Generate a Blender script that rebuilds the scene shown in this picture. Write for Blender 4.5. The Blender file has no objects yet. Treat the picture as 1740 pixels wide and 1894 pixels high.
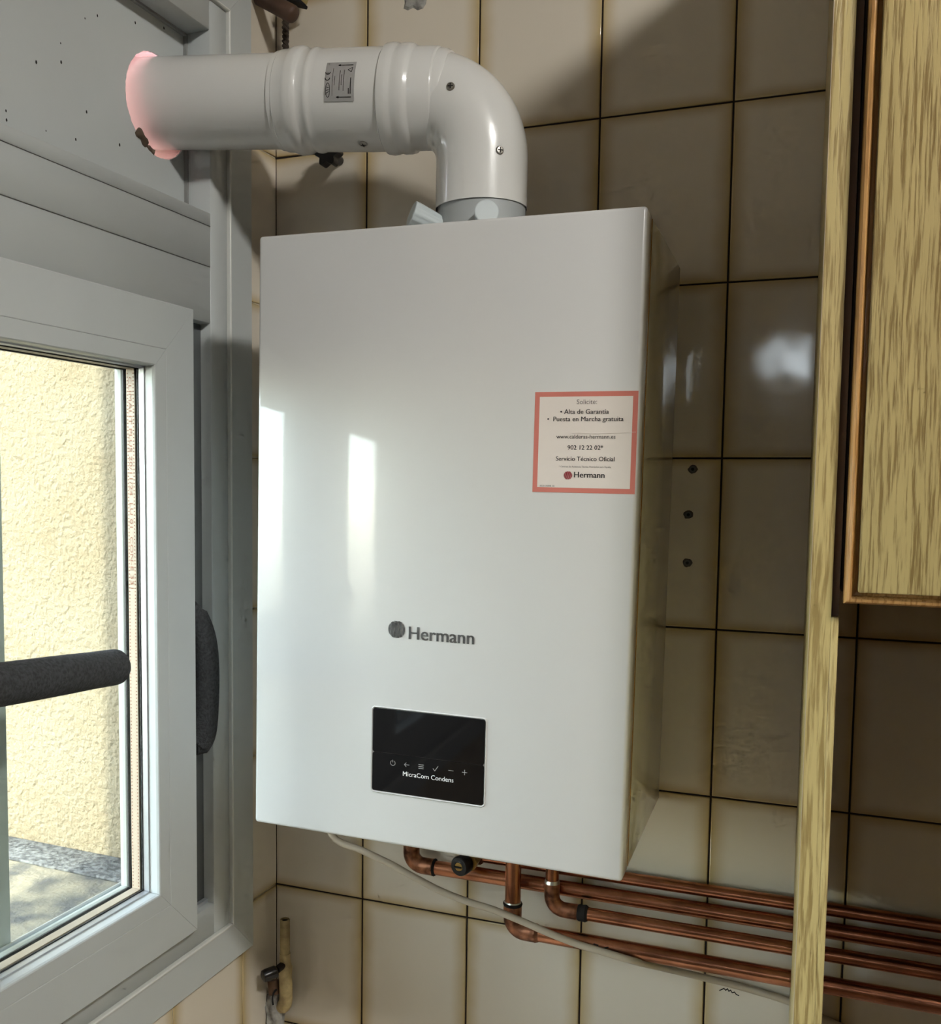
import bpy, bmesh, math, random
from mathutils import Vector, Matrix
random.seed(7)
PI = math.pi
scene = bpy.context.scene
COL = scene.collection

# ------------------------------------------------------------------ camera
W, H = 1740.0, 1894.0
F_PX, CX, CY = 1832.77, 759.226, 1029.894
cam_d = bpy.data.cameras.new('camera')
cam = bpy.data.objects.new('camera', cam_d); COL.objects.link(cam)
cam_d.sensor_fit = 'AUTO'; cam_d.sensor_width = 36.0
cam_d.lens = F_PX / H * 36.0
cam_d.shift_x = (W / 2 - CX) / H
cam_d.shift_y = (CY - H / 2) / H
cam_d.clip_start = 0.02
RX = Vector((0.931, 0.3649, 0.0096)); RY = Vector((0.0364, -0.0664, -0.9971)); RZ = Vector((-0.3633, 0.9287, -0.0751))
RZ.normalize(); RX = (RX - RZ * RX.dot(RZ)).normalized(); RY = RZ.cross(RX)
m = Matrix(((RX.x, -RY.x, -RZ.x, 0.68503), (RX.y, -RY.y, -RZ.y, -1.19863), (RX.z, -RY.z, -RZ.z, 1.57109), (0, 0, 0, 1)))
cam.matrix_world = m
scene.camera = cam

# ------------------------------------------------------------------ world, sun, exposure
YAW, WX = 0.034979, 0.018274          # the window wall is a little out of square
NRM = Vector((math.cos(YAW), -math.sin(YAW), 0)); DL = Vector((math.sin(YAW), math.cos(YAW), 0))
world = bpy.data.worlds.new('sky'); scene.world = world; world.use_nodes = True
wn = world.node_tree; wn.nodes.clear()
sky = wn.nodes.new('ShaderNodeTexSky'); sky.sky_type = 'NISHITA'; sky.sun_disc = False
sky.sun_elevation = math.radians(38); sky.sun_rotation = math.radians(190)
bg = wn.nodes.new('ShaderNodeBackground'); bg.inputs['Strength'].default_value = 2.15
wo = wn.nodes.new('ShaderNodeOutputWorld')
haze = wn.nodes.new('ShaderNodeHueSaturation'); haze.inputs['Saturation'].default_value = 0.45      # hazy bright sky
wn.links.new(sky.outputs[0], haze.inputs['Color']); wn.links.new(haze.outputs[0], bg.inputs[0]); wn.links.new(bg.outputs[0], wo.inputs[0])
sun_d = bpy.data.lights.new('sun', 'SUN'); sun_d.energy = 11.0; sun_d.angle = math.radians(0.6); sun_d.color = (1.0, 0.93, 0.80)
sun = bpy.data.objects.new('sun', sun_d); COL.objects.link(sun)
sd = (NRM * 0.166 + DL * 1.0 + Vector((0, 0, -0.62))).normalized()
sun.rotation_euler = sd.to_track_quat('-Z', 'Y').to_euler()
# the window opening as a light portal: it emits nothing, it only tells the renderer where the sky comes in
por_d = bpy.data.lights.new('window_portal', 'AREA'); por_d.shape = 'RECTANGLE'; por_d.size = 1.74; por_d.size_y = 1.95
portal = bpy.data.objects.new('window_portal', por_d); COL.objects.link(portal)
por_d.cycles.is_portal = True
portal.location = Vector((WX, 0, 2.0)) - NRM * 0.505 - DL * 0.96; portal.rotation_euler = NRM.to_track_quat('-Z', 'Y').to_euler()
LAMP_STRENGTH, WALL_LAMP_STRENGTH = 170.0, 11.0
scene.view_settings.view_transform = 'Standard'; scene.view_settings.look = 'None'
scene.view_settings.exposure = 0.14; scene.view_settings.gamma = 1.0; scene.view_settings.use_curve_mapping = False
scene.cycles.use_denoising = True
scene.cycles.max_bounces = 6; scene.cycles.diffuse_bounces = 3; scene.cycles.glossy_bounces = 3; scene.cycles.transmission_bounces = 2; scene.cycles.transparent_max_bounces = 10
scene.cycles.use_adaptive_sampling = True; scene.cycles.adaptive_threshold = 0.11; scene.cycles.adaptive_min_samples = 10
scene.cycles.caustics_reflective = False; scene.cycles.caustics_refractive = False
scene.cycles.sample_clamp_indirect = 4.0

# ------------------------------------------------------------------ materials
def _new(name):
    mt = bpy.data.materials.new(name); mt.use_nodes = True
    nt = mt.node_tree; b = nt.nodes['Principled BSDF']
    return mt, nt, b
def N(nt, t, **kw):
    n = nt.nodes.new(t)
    for k, v in kw.items():
        setattr(n, k, v)
    return n
def mat(name, col, rough=0.5, metal=0.0, bump=0.0, bscale=200.0, coat=0.0, var=0.0, vscale=8.0, spec=0.5, col2=None, emis=None, estr=0.0, coatr=0.05, trans=0.0):
    mt, nt, b = _new(name); L = nt.links
    b.inputs['Base Color'].default_value = (*col, 1); b.inputs['Roughness'].default_value = rough
    b.inputs['Metallic'].default_value = metal; b.inputs['Coat Weight'].default_value = coat
    b.inputs['Coat Roughness'].default_value = coatr; b.inputs['Specular IOR Level'].default_value = spec
    tc = N(nt, 'ShaderNodeTexCoord')
    if var > 0 or col2:
        nz = N(nt, 'ShaderNodeTexNoise'); nz.inputs['Scale'].default_value = vscale; nz.inputs['Detail'].default_value = 6
        L.new(tc.outputs['Object'], nz.inputs['Vector'])
        mx = N(nt, 'ShaderNodeMix', data_type='RGBA')
        c2 = col2 if col2 else tuple(c * (1 - var) for c in col)
        mx.inputs['A'].default_value = (*c2, 1); mx.inputs['B'].default_value = (*col, 1)
        mr = N(nt, 'ShaderNodeMapRange'); mr.inputs['From Min'].default_value = 0.35; mr.inputs['From Max'].default_value = 0.62
        L.new(nz.outputs['Fac'], mr.inputs['Value']); L.new(mr.outputs[0], mx.inputs['Factor']); L.new(mx.outputs['Result'], b.inputs['Base Color'])
    if bump > 0:
        nb = N(nt, 'ShaderNodeTexNoise'); nb.inputs['Scale'].default_value = bscale; nb.inputs['Detail'].default_value = 3
        bp = N(nt, 'ShaderNodeBump'); bp.inputs['Strength'].default_value = bump; bp.inputs['Distance'].default_value = 0.002
        L.new(tc.outputs['Object'], nb.inputs['Vector']); L.new(nb.outputs['Fac'], bp.inputs['Height']); L.new(bp.outputs[0], b.inputs['Normal'])
    if emis:
        b.inputs['Emission Color'].default_value = (*emis, 1); b.inputs['Emission Strength'].default_value = estr
    b.inputs['Transmission Weight'].default_value = trans
    return mt
def glass_mat():
    mt, nt, b = _new('window glass'); nt.nodes.remove(b); L = nt.links
    tr = N(nt, 'ShaderNodeBsdfTransparent'); tr.inputs[0].default_value = (0.95, 0.98, 0.97, 1)
    gl = N(nt, 'ShaderNodeBsdfGlossy'); gl.inputs['Roughness'].default_value = 0.0
    lwt = N(nt, 'ShaderNodeLayerWeight'); lwt.inputs['Blend'].default_value = 0.5
    pw = N(nt, 'ShaderNodeMath', operation='POWER'); pw.inputs[1].default_value = 5.0; L.new(lwt.outputs['Facing'], pw.inputs[0])
    fr = N(nt, 'ShaderNodeMath', operation='MULTIPLY_ADD'); fr.inputs[1].default_value = 0.9; fr.inputs[2].default_value = 0.02; L.new(pw.outputs[0], fr.inputs[0])
    mx = N(nt, 'ShaderNodeMixShader'); o = nt.nodes['Material Output']
    L.new(fr.outputs[0], mx.inputs[0]); L.new(tr.outputs[0], mx.inputs[1]); L.new(gl.outputs[0], mx.inputs[2]); L.new(mx.outputs[0], o.inputs['Surface'])
    return mt
def tile_mat():
    mt, nt, b = _new('glazed wall tile'); L = nt.links
    uv = N(nt, 'ShaderNodeUVMap'); uv.uv_map = 'UVMap'
    sp = N(nt, 'ShaderNodeSeparateXYZ'); L.new(uv.outputs[0], sp.inputs[0])
    def M(op, a, bb=None, c=None):
        n = N(nt, 'ShaderNodeMath', operation=op)
        for i, v in enumerate((a, bb, c)):
            if v is None: continue
            if isinstance(v, (int, float)): n.inputs[i].default_value = v
            else: L.new(v, n.inputs[i])
        return n.outputs[0]
    du = M('MULTIPLY', M('SUBTRACT', 0.5, M('ABSOLUTE', M('SUBTRACT', sp.outputs[0], 0.5))), 0.15)
    dv = M('MULTIPLY', M('SUBTRACT', 0.5, M('ABSOLUTE', M('SUBTRACT', sp.outputs[1], 0.5))), 0.30)
    geo = N(nt, 'ShaderNodeNewGeometry'); nz = N(nt, 'ShaderNodeTexNoise'); nz.inputs['Scale'].default_value = 22; nz.inputs['Detail'].default_value = 3
    L.new(geo.outputs['Position'], nz.inputs['Vector'])
    d = M('ADD', M('SMOOTH_MIN', du, dv, 0.012), M('MULTIPLY', M('SUBTRACT', nz.outputs['Fac'], 0.5), 0.010))
    mr = N(nt, 'ShaderNodeMapRange', interpolation_type='SMOOTHSTEP'); mr.inputs['From Min'].default_value = -0.004; mr.inputs['From Max'].default_value = 0.024
    L.new(d, mr.inputs['Value'])
    cr = N(nt, 'ShaderNodeMix', data_type='RGBA'); cr.inputs['A'].default_value = (0.52, 0.385, 0.175, 1); cr.inputs['B'].default_value = (0.76, 0.685, 0.575, 1)
    L.new(mr.outputs[0], cr.inputs['Factor'])
    oi = N(nt, 'ShaderNodeObjectInfo'); hv = N(nt, 'ShaderNodeHueSaturation')
    L.new(M('MULTIPLY_ADD', oi.outputs['Random'], 0.10, 0.95), hv.inputs['Value']); L.new(cr.outputs['Result'], hv.inputs['Color'])
    L.new(hv.outputs[0], b.inputs['Base Color'])
    b.inputs['Roughness'].default_value = 0.085; b.inputs['Specular IOR Level'].default_value = 0.55
    n2 = N(nt, 'ShaderNodeTexNoise'); n2.inputs['Scale'].default_value = 14; n2.inputs['Detail'].default_value = 1; L.new(geo.outputs['Position'], n2.inputs['Vector'])
    bp = N(nt, 'ShaderNodeBump'); bp.inputs['Strength'].default_value = 0.16; bp.inputs['Distance'].default_value = 0.004
    L.new(n2.outputs['Fac'], bp.inputs['Height']); L.new(bp.outputs[0], b.inputs['Normal'])
    return mt
def wood_mat(name, light, dark, slant=0.0, scale=1.0, rough=0.38, amount=0.75):
    mt, nt, b = _new(name); L = nt.links
    tc = N(nt, 'ShaderNodeTexCoord'); mp = N(nt, 'ShaderNodeMapping')
    mp.inputs['Rotation'].default_value = (0, slant, 0); mp.inputs['Scale'].default_value = (330 * scale, 330 * scale, 14 * scale)
    L.new(tc.outputs['Object'], mp.inputs['Vector'])
    wrp = N(nt, 'ShaderNodeTexNoise'); wrp.inputs['Scale'].default_value = 3.0; L.new(tc.outputs['Object'], wrp.inputs['Vector'])
    ad = N(nt, 'ShaderNodeVectorMath', operation='MULTIPLY_ADD'); ad.inputs[1].default_value = (7, 7, 1.2)
    L.new(wrp.outputs['Color'], ad.inputs[0]); L.new(mp.outputs[0], ad.inputs[2])
    n1 = N(nt, 'ShaderNodeTexNoise'); n1.inputs['Scale'].default_value = 1.0; n1.inputs['Detail'].default_value = 4; n1.inputs['Roughness'].default_value = 0.6
    L.new(ad.outputs[0], n1.inputs['Vector'])
    mr = N(nt, 'ShaderNodeMapRange', interpolation_type='SMOOTHSTEP'); mr.inputs['From Min'].default_value = 0.38; mr.inputs['From Max'].default_value = 0.56
    L.new(n1.outputs['Fac'], mr.inputs['Value'])
    mp2 = N(nt, 'ShaderNodeMapping'); mp2.inputs['Rotation'].default_value = (0, slant, 0); mp2.inputs['Scale'].default_value = (26, 26, 1.0); L.new(tc.outputs['Object'], mp2.inputs['Vector'])
    n2 = N(nt, 'ShaderNodeTexNoise'); n2.inputs['Scale'].default_value = 1.0; n2.inputs['Detail'].default_value = 2; L.new(mp2.outputs[0], n2.inputs['Vector'])
    mx = N(nt, 'ShaderNodeMix', data_type='RGBA'); mx.inputs['A'].default_value = (*[d * amount + l * (1 - amount) for d, l in zip(dark, light)], 1); mx.inputs['B'].default_value = (*light, 1)
    L.new(mr.outputs[0], mx.inputs['Factor'])
    m2 = N(nt, 'ShaderNodeMix', data_type='RGBA', blend_type='MULTIPLY'); m2.inputs['Factor'].default_value = 0.5
    r2 = N(nt, 'ShaderNodeMapRange'); r2.inputs['To Min'].default_value = 0.72; r2.inputs['To Max'].default_value = 1.15; L.new(n2.outputs['Fac'], r2.inputs['Value'])
    L.new(mx.outputs['Result'], m2.inputs['A']); L.new(r2.outputs[0], m2.inputs['B']); L.new(m2.outputs['Result'], b.inputs['Base Color'])
    b.inputs['Roughness'].default_value = rough; b.inputs['Coat Weight'].default_value = 0.15; b.inputs['Coat Roughness'].default_value = 0.25
    bp = N(nt, 'ShaderNodeBump'); bp.inputs['Strength'].default_value = 0.25; bp.inputs['Distance'].default_value = 0.001
    L.new(mr.outputs[0], bp.inputs['Height']); L.new(bp.outputs[0], b.inputs['Normal'])
    return mt
def stucco_mat():
    mt, nt, b = _new('coarse cream stucco'); L = nt.links
    tc = N(nt, 'ShaderNodeTexCoord')
    n1 = N(nt, 'ShaderNodeTexNoise'); n1.inputs['Scale'].default_value = 120; n1.inputs['Detail'].default_value = 3; L.new(tc.outputs['Object'], n1.inputs['Vector'])
    n2 = N(nt, 'ShaderNodeTexNoise'); n2.inputs['Scale'].default_value = 14; n2.inputs['Detail'].default_value = 3; L.new(tc.outputs['Object'], n2.inputs['Vector'])
    mx = N(nt, 'ShaderNodeMix', data_type='RGBA'); mx.inputs['A'].default_value = (0.160, 0.126, 0.080, 1); mx.inputs['B'].default_value = (0.200, 0.178, 0.134, 1)
    L.new(n2.outputs['Fac'], mx.inputs['Factor']); L.new(mx.outputs['Result'], b.inputs['Base Color'])
    b.inputs['Roughness'].default_value = 0.95; b.inputs['Specular IOR Level'].default_value = 0.1
    bp = N(nt, 'ShaderNodeBump'); bp.inputs['Strength'].default_value = 0.9; bp.inputs['Distance'].default_value = 0.007
    L.new(n1.outputs['Fac'], bp.inputs['Height']); L.new(bp.outputs[0], b.inputs['Normal'])
    return mt
def pink_mat():
    mt, nt, b = _new('pink foam core'); L = nt.links; nt.nodes.remove(b)
    d = N(nt, 'ShaderNodeBsdfDiffuse'); d.inputs[0].default_value = (0.93, 0.62, 0.60, 1)
    t = N(nt, 'ShaderNodeBsdfTranslucent'); t.inputs[0].default_value = (0.95, 0.68, 0.66, 1)
    mx = N(nt, 'ShaderNodeMixShader'); mx.inputs[0].default_value = 0.6; o = nt.nodes['Material Output']
    L.new(d.outputs[0], mx.inputs[1]); L.new(t.outputs[0], mx.inputs[2]); L.new(mx.outputs[0], o.inputs['Surface'])
    return mt
MT = dict(
    tile=tile_mat(), glass=glass_mat(), stucco=stucco_mat(), pink=pink_mat(),
    grout=mat('dark grout', (0.018, 0.010, 0.006), 0.9), grout_light=mat('cream grout', (0.62, 0.53, 0.38), 0.85, var=0.4, vscale=40),
    plaster=mat('warm plaster', (0.13, 0.098, 0.068), 0.9, bump=0.2, bscale=60), ceiling=mat('ceiling paint', (0.42, 0.38, 0.33), 0.9),
    floor=mat('brown floor tile', (0.13, 0.085, 0.055), 0.45, var=0.25),
    pvc=mat('white window plastic', (0.55, 0.575, 0.57), 0.32, bump=0.03, bscale=30, var=0.05, vscale=5), pvc2=mat('white plastic edge', (0.72, 0.72, 0.68), 0.3),
    joint=mat('grey joint sealant', (0.30, 0.30, 0.29), 0.7), alu=mat('grey aluminium', (0.55, 0.57, 0.60), 0.4, metal=0.6),
    pvc_out=mat('darkened outer plastic', (0.36, 0.375, 0.35), 0.5),  # outer stile darkened in colour to hold down the sun on it
    bounce_board=mat('pale bounce laminate', (0.82, 0.78, 0.70), 0.35, col2=(0.70, 0.64, 0.55), vscale=120),  # for the unseen board that bounces light onto the lower tiles
    track=mat('dark track aluminium', (0.13, 0.14, 0.145), 0.5),
    rubber=mat('black rubber', (0.012, 0.012, 0.014), 0.6), spacer=mat('spacer strip', (0.46, 0.37, 0.28), 0.5),
    print_brown=mat('brown print', (0.30, 0.12, 0.07), 0.7),
    enamel=mat('white boiler enamel', (0.68, 0.675, 0.665), 0.30, coat=0.8, coatr=0.06, bump=0.012, bscale=350),
    flue=mat('white flue enamel', (0.74, 0.73, 0.70), 0.25, coat=0.5, coatr=0.08), capgrey=mat('pale grey plastic', (0.52, 0.57, 0.58), 0.4), adapter=mat('grey flue adapter plastic', (0.40, 0.42, 0.42), 0.45),
    steel=mat('zinc screw', (0.42, 0.40, 0.36), 0.35, metal=1.0), black=mat('black glass', (0.003, 0.003, 0.004), 0.05, coat=0.3, spec=0.4), blackp=mat('black plastic', (0.010, 0.010, 0.011), 0.35),
    dgrey=mat('dark grey print', (0.085, 0.083, 0.083), 0.5), ink=mat('black print', (0.015, 0.012, 0.012), 0.6), greyink=mat('grey print', (0.13, 0.11, 0.11), 0.6), icon=mat('pale display print', (0.42, 0.42, 0.42), 0.5), iconw=mat('light display print', (0.75, 0.75, 0.75), 0.5),
    paper=mat('sticker paper', (0.76, 0.68, 0.63), 0.55), coral=mat('coral sticker border', (0.62, 0.19, 0.15), 0.5), dred=mat('dark red logo', (0.30, 0.035, 0.045), 0.5), silver=mat('silver label', (0.42, 0.41, 0.40), 0.45, metal=0.2),
    copper=mat('copper', (0.60, 0.26, 0.145), 0.27, metal=1.0, bump=0.06, bscale=90, col2=(0.36, 0.15, 0.085), vscale=28), copper_d=mat('sooty copper fitting', (0.52, 0.24, 0.14), 0.36, metal=1.0, col2=(0.10, 0.045, 0.03), vscale=70, bump=0.15, bscale=120),
    solder=mat('solder', (0.60, 0.58, 0.53), 0.35, metal=1.0, bump=0.3, bscale=200), soot=mat('soot', (0.012, 0.010, 0.010), 0.9), brass=mat('dull brass', (0.42, 0.26, 0.08), 0.4, metal=1.0),
    cable=mat('beige cable', (0.52, 0.44, 0.34), 0.5), foam=mat('grey foam', (0.060, 0.064, 0.068), 0.9, bump=0.9, bscale=420, col2=(0.03, 0.032, 0.035), vscale=300),
    wood=wood_mat('oak door face', (0.56, 0.43, 0.185), (0.24, 0.15, 0.045), slant=0.2, scale=1.6, amount=0.85), wood_edge=wood_mat('oak panel edge', (0.56, 0.44, 0.19), (0.25, 0.16, 0.05), slant=0.02, scale=1.2),
    wood_mould=wood_mat('oak moulding', (0.60, 0.33, 0.12), (0.34, 0.16, 0.05), scale=1.3, rough=0.22), wood_dark=mat('brown carcass', (0.10, 0.055, 0.03), 0.6, var=0.3, vscale=20),
    brownrod=mat('brown wood rod', (0.10, 0.052, 0.032), 0.55, var=0.4, vscale=25), cord=mat('brown cord', (0.055, 0.04, 0.03), 0.9), straw=mat('yellow wood', (0.42, 0.33, 0.13), 0.7),
    gas=mat('yellowed cream paint', (0.60, 0.47, 0.23), 0.55, col2=(0.34, 0.25, 0.12), vscale=60, bump=0.3, bscale=80), crust=mat('grey crusty plaster', (0.46, 0.45, 0.42), 0.95, col2=(0.20, 0.19, 0.18), vscale=70, bump=1.0, bscale=90), knobblack=mat('black tap knob', (0.012, 0.009, 0.008), 0.25), rust=mat('brown rust', (0.16, 0.085, 0.045), 0.8, var=0.5, vscale=80),
    scrap=mat('dark brown scrap', (0.09, 0.06, 0.04), 0.8, col2=(0.17, 0.12, 0.08), vscale=60), sill=mat('dirty outer sill', (0.26, 0.225, 0.16), 0.9, col2=(0.075, 0.073, 0.07), vscale=22, bump=0.6, bscale=200), sill_d=mat('dark strip on sill', (0.045, 0.045, 0.047), 0.95, col2=(0.17, 0.17, 0.17), vscale=160, bump=0.8, bscale=200),
    plug=mat('grey wall plug', (0.10, 0.10, 0.095), 0.6), hole=mat('dark hole', (0.008, 0.007, 0.006), 0.9), halo=mat('chipped tile edge', (0.10, 0.085, 0.07), 0.9),
    lamp=mat('lamp diffuser', (0.9, 0.9, 0.9), 0.5, emis=(1.0, 0.985, 0.94), estr=LAMP_STRENGTH), lamp2=mat('wall lamp diffuser', (0.9, 0.9, 0.9), 0.5, emis=(0.82, 0.93, 1.0), estr=WALL_LAMP_STRENGTH),
)

# ------------------------------------------------------------------ mesh helpers
def link(name, me, mt, parent=None):
    o = bpy.data.objects.new(name, me); COL.objects.link(o)
    if mt is not None and len(me.materials) == 0: me.materials.append(MT[mt] if isinstance(mt, str) else mt)
    if parent is not None: o.parent = parent
    return o
def obj(name, bm, mt, parent=None, smooth=None, flat=False):
    bmesh.ops.recalc_face_normals(bm, faces=bm.faces[:])
    me = bpy.data.meshes.new(name); bm.to_mesh(me); bm.free()
    if smooth is not None:
        for p in me.polygons: p.use_smooth = not (flat and max(abs(c) for c in p.normal) > 0.9999)
        me.set_sharp_from_angle(angle=math.radians(smooth))
    return link(name, me, mt, parent)
def tag(o, label, cat=None, group=None, kind=None):
    if label: o['label'] = label
    if cat: o['category'] = cat
    if group: o['group'] = group
    if kind: o['kind'] = kind
    return o
def empty(name, loc=(0, 0, 0), rot=(0, 0, 0), parent=None):
    o = bpy.data.objects.new(name, None); COL.objects.link(o); o.location = loc; o.rotation_euler = rot; o.empty_display_size = 0.05
    if parent is not None: o.parent = parent
    return o
def box(bm, x0, x1, y0, y1, z0, z1, bev=0.0, seg=2):
    mtx = Matrix.Translation(((x0 + x1) / 2, (y0 + y1) / 2, (z0 + z1) / 2)) @ Matrix.Diagonal((abs(x1 - x0), abs(y1 - y0), abs(z1 - z0), 1))
    r = bmesh.ops.create_cube(bm, size=1.0, matrix=mtx)
    if bev > 0:
        es = list({e for v in r['verts'] for e in v.link_edges})
        bmesh.ops.bevel(bm, geom=es, offset=bev, segments=seg, affect='EDGES', profile=0.5)
def B(name, c, mt, parent=None, bev=0.0, seg=2):
    bm = bmesh.new(); box(bm, *c, bev=bev, seg=seg)
    return obj(name, bm, mt, parent, smooth=50 if bev > 0 else None, flat=True)
def frame_for(t):
    t = t.normalized(); a = Vector((0, 0, 1)) if abs(t.z) < 0.9 else Vector((1, 0, 0))
    u = t.cross(a).normalized(); return u, t.cross(u).normalized()
def tube(bm, pts, rad, n=20, caps=True):
    pts = [Vector(p) for p in pts]; k = len(pts); rads = rad if isinstance(rad, (list, tuple)) else [rad] * k
    tans = []
    for i in range(k):
        a = pts[min(i + 1, k - 1)] - pts[max(i - 1, 0)]
        if a.length < 1e-9: a = pts[min(i + 2, k - 1)] - pts[max(i - 2, 0)]
        tans.append(a.normalized())
    u, v = frame_for(tans[0]); rings = []
    for i in range(k):
        t = tans[i]; u = (u - t * u.dot(t)).normalized(); v = t.cross(u)
        rings.append([bm.verts.new(pts[i] + (u * math.cos(2 * PI * j / n) + v * math.sin(2 * PI * j / n)) * rads[i]) for j in range(n)])
    for i in range(k - 1):
        for j in range(n):
            bm.faces.new((rings[i][j], rings[i][(j + 1) % n], rings[i + 1][(j + 1) % n], rings[i + 1][j]))
    if caps:
        bm.faces.new(rings[0][::-1]); bm.faces.new(rings[-1])
def T(name, pts, rad, mt, parent=None, n=20, caps=True, smooth=40):
    bm = bmesh.new(); tube(bm, pts, rad, n, caps); return obj(name, bm, mt, parent, smooth=smooth)
def prof_tube(name, p0, d, prof, mt, parent=None, n=40):
    d = Vector(d).normalized(); p0 = Vector(p0)      # prof: (distance, radius)
    bm = bmesh.new()
    u, v = frame_for(d); rings = []
    for h, r in prof:
        rings.append([bm.verts.new(p0 + d * h + (u * math.cos(2 * PI * j / n) + v * math.sin(2 * PI * j / n)) * max(r, 1e-5)) for j in range(n)])
    for a, b2 in zip(rings[:-1], rings[1:]):
        for j in range(n): bm.faces.new((a[j], a[(j + 1) % n], b2[(j + 1) % n], b2[j]))
    bm.faces.new(rings[0][::-1]); bm.faces.new(rings[-1])
    return obj(name, bm, mt, parent, smooth=38)
def arc(c, a, b, a0, a1, k=14):
    c, a, b = Vector(c), Vector(a), Vector(b)
    return [c + a * math.cos(a0 + (a1 - a0) * i / k) + b * math.sin(a0 + (a1 - a0) * i / k) for i in range(k + 1)]
def smooth_path(pts, sub=6):
    pts = [Vector(p) for p in pts]; out = []
    for i in range(len(pts) - 1):
        p0, p1, p2, p3 = pts[max(i - 1, 0)], pts[i], pts[i + 1], pts[min(i + 2, len(pts) - 1)]
        for s in range(sub):
            t = s / sub
            out.append(0.5 * ((2 * p1) + (p2 - p0) * t + (2 * p0 - 5 * p1 + 4 * p2 - p3) * t * t + (3 * p1 - p0 - 3 * p2 + p3) * t ** 3))
    out.append(pts[-1]); return out
def prism(bm, poly, y0, y1):            # polygon in local x,z extruded along y
    a = [bm.verts.new((x, y0, z)) for x, z in poly]; b = [bm.verts.new((x, y1, z)) for x, z in poly]; n = len(poly)
    bm.faces.new(a); bm.faces.new(b[::-1])
    for i in range(n): bm.faces.new((a[i], b[i], b[(i + 1) % n], a[(i + 1) % n]))
def rrect(x0, x1, z0, z1, r, k=5):
    out = []
    for cx, cz, a0 in ((x1 - r, z1 - r, 0), (x0 + r, z1 - r, PI / 2), (x0 + r, z0 + r, PI), (x1 - r, z0 + r, 1.5 * PI)):
        out += [(cx + r * math.cos(a0 + PI / 2 * i / k), cz + r * math.sin(a0 + PI / 2 * i / k)) for i in range(k + 1)]
    return out
def text(name, body, mt, parent, mtx, width=None, height=None, size=0.01, bold=0.0, align='LEFT', label=None):
    c = bpy.data.curves.new(name, 'FONT'); c.body = body; c.size = 1.0; c.align_x = align; c.resolution_u = 3
    o = bpy.data.objects.new(name, c); COL.objects.link(o)
    bpy.context.view_layer.update()
    me = bpy.data.meshes.new_from_object(o.evaluated_get(bpy.context.evaluated_depsgraph_get()))
    COL.objects.unlink(o); bpy.data.objects.remove(o)
    xs = [v.co.x for v in me.vertices]; w = max(xs) - min(xs); s = size
    sx = s if width is None else width / w; sy = sx if height is None else height
    off = min(xs) if align == 'LEFT' else (min(xs) + max(xs)) / 2
    me.materials.clear()
    shifts = (-bold, 0.0, bold) if bold > 0 else (0.0,)
    vs, fs, n0 = [], [], len(me.vertices)
    for q, sh in enumerate(shifts):
        vs += [mtx @ Vector(((v.co.x - off + sh) * sx, v.co.y * sy, q * 0.00002)) for v in me.vertices]
        fs += [tuple(i + q * n0 for i in p.vertices) for p in me.polygons]
    m2 = bpy.data.meshes.new(name); m2.from_pydata(vs, [], fs); bpy.data.meshes.remove(me)
    return link(name, m2, mt, parent)

# ------------------------------------------------------------------ room shell
ROWP, COLP, Z0 = 0.199334, 0.15, 2.2
def row_z(k): return Z0 - ROWP * k
RX1, RY0, RZ1 = 2.7, -3.2, 2.72
wall_back = tag(B('wall_back', (-0.4, RX1, 0.0016, 0.16, 0, RZ1), 'grout'), None, kind='structure')
wall_right = tag(B('wall_right', (RX1, RX1 + 0.1, RY0, 0.16, 0, RZ1), 'plaster'), None, kind='structure')
wall_rear = tag(B('wall_rear', (-0.2, RX1 + 0.1, RY0 - 0.1, RY0, 0, RZ1), 'plaster'), None, kind='structure')
floor = tag(B('floor', (-0.2, RX1, RY0, 0.0, -0.1, 0), 'floor'), None, kind='structure')
ceiling = tag(B('ceiling', (-0.30, RX1 + 0.1, RY0 - 0.1, 0.16, RZ1, RZ1 + 0.1), 'ceiling'), None, kind='structure')

# window wall, in its own frame: x = off the wall into the room, y = -s, s measured from the corner towards the camera
TH = 0.50
IN_S0, IN_S1, IN_Z0, IN_Z1 = 0.115, 1.795, 0.985, 2.15
EX_S0, EX_S1, EX_Z0, EX_Z1 = 0.10, 1.82, 1.043, 2.95
LROT = (0, 0, -YAW); LLOC = (WX, 0, 0)
bm = bmesh.new()
def lwall(bm, s0, s1, o0, o1, z0, z1): box(bm, o0, o1, -s1, -s0, z0, z1)
for (o0, o1, s0, s1, z0, z1) in ((-0.06, -0.0016, IN_S0, IN_S1, IN_Z0, IN_Z1),):
    lwall(bm, 0, s0, o0, o1, 0, RZ1); lwall(bm, s1, 3.3, o0, o1, 0, RZ1); lwall(bm, s0, s1, o0, o1, 0, z0); lwall(bm, s0, s1, o0, o1, z1, RZ1)
wall_left = tag(obj('wall_left', bm, 'grout_light'), None, kind='structure'); wall_left.location = LLOC; wall_left.rotation_euler = LROT
bm = bmesh.new()
lwall(bm, -0.16, EX_S0, -TH, -0.0605, 0, 3.3); lwall(bm, EX_S1, 3.3, -TH, -0.0605, 0, 3.3); lwall(bm, EX_S0, EX_S1, -TH, -0.0605, EX_Z1, 3.3); lwall(bm, EX_S0, EX_S1, -TH, -0.0605, 0, EX_Z0 - 0.03)
wall_outer = tag(obj('wall_outer', bm, 'stucco'), None, kind='structure'); wall_outer.location = LLOC; wall_outer.rotation_euler = LROT

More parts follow.
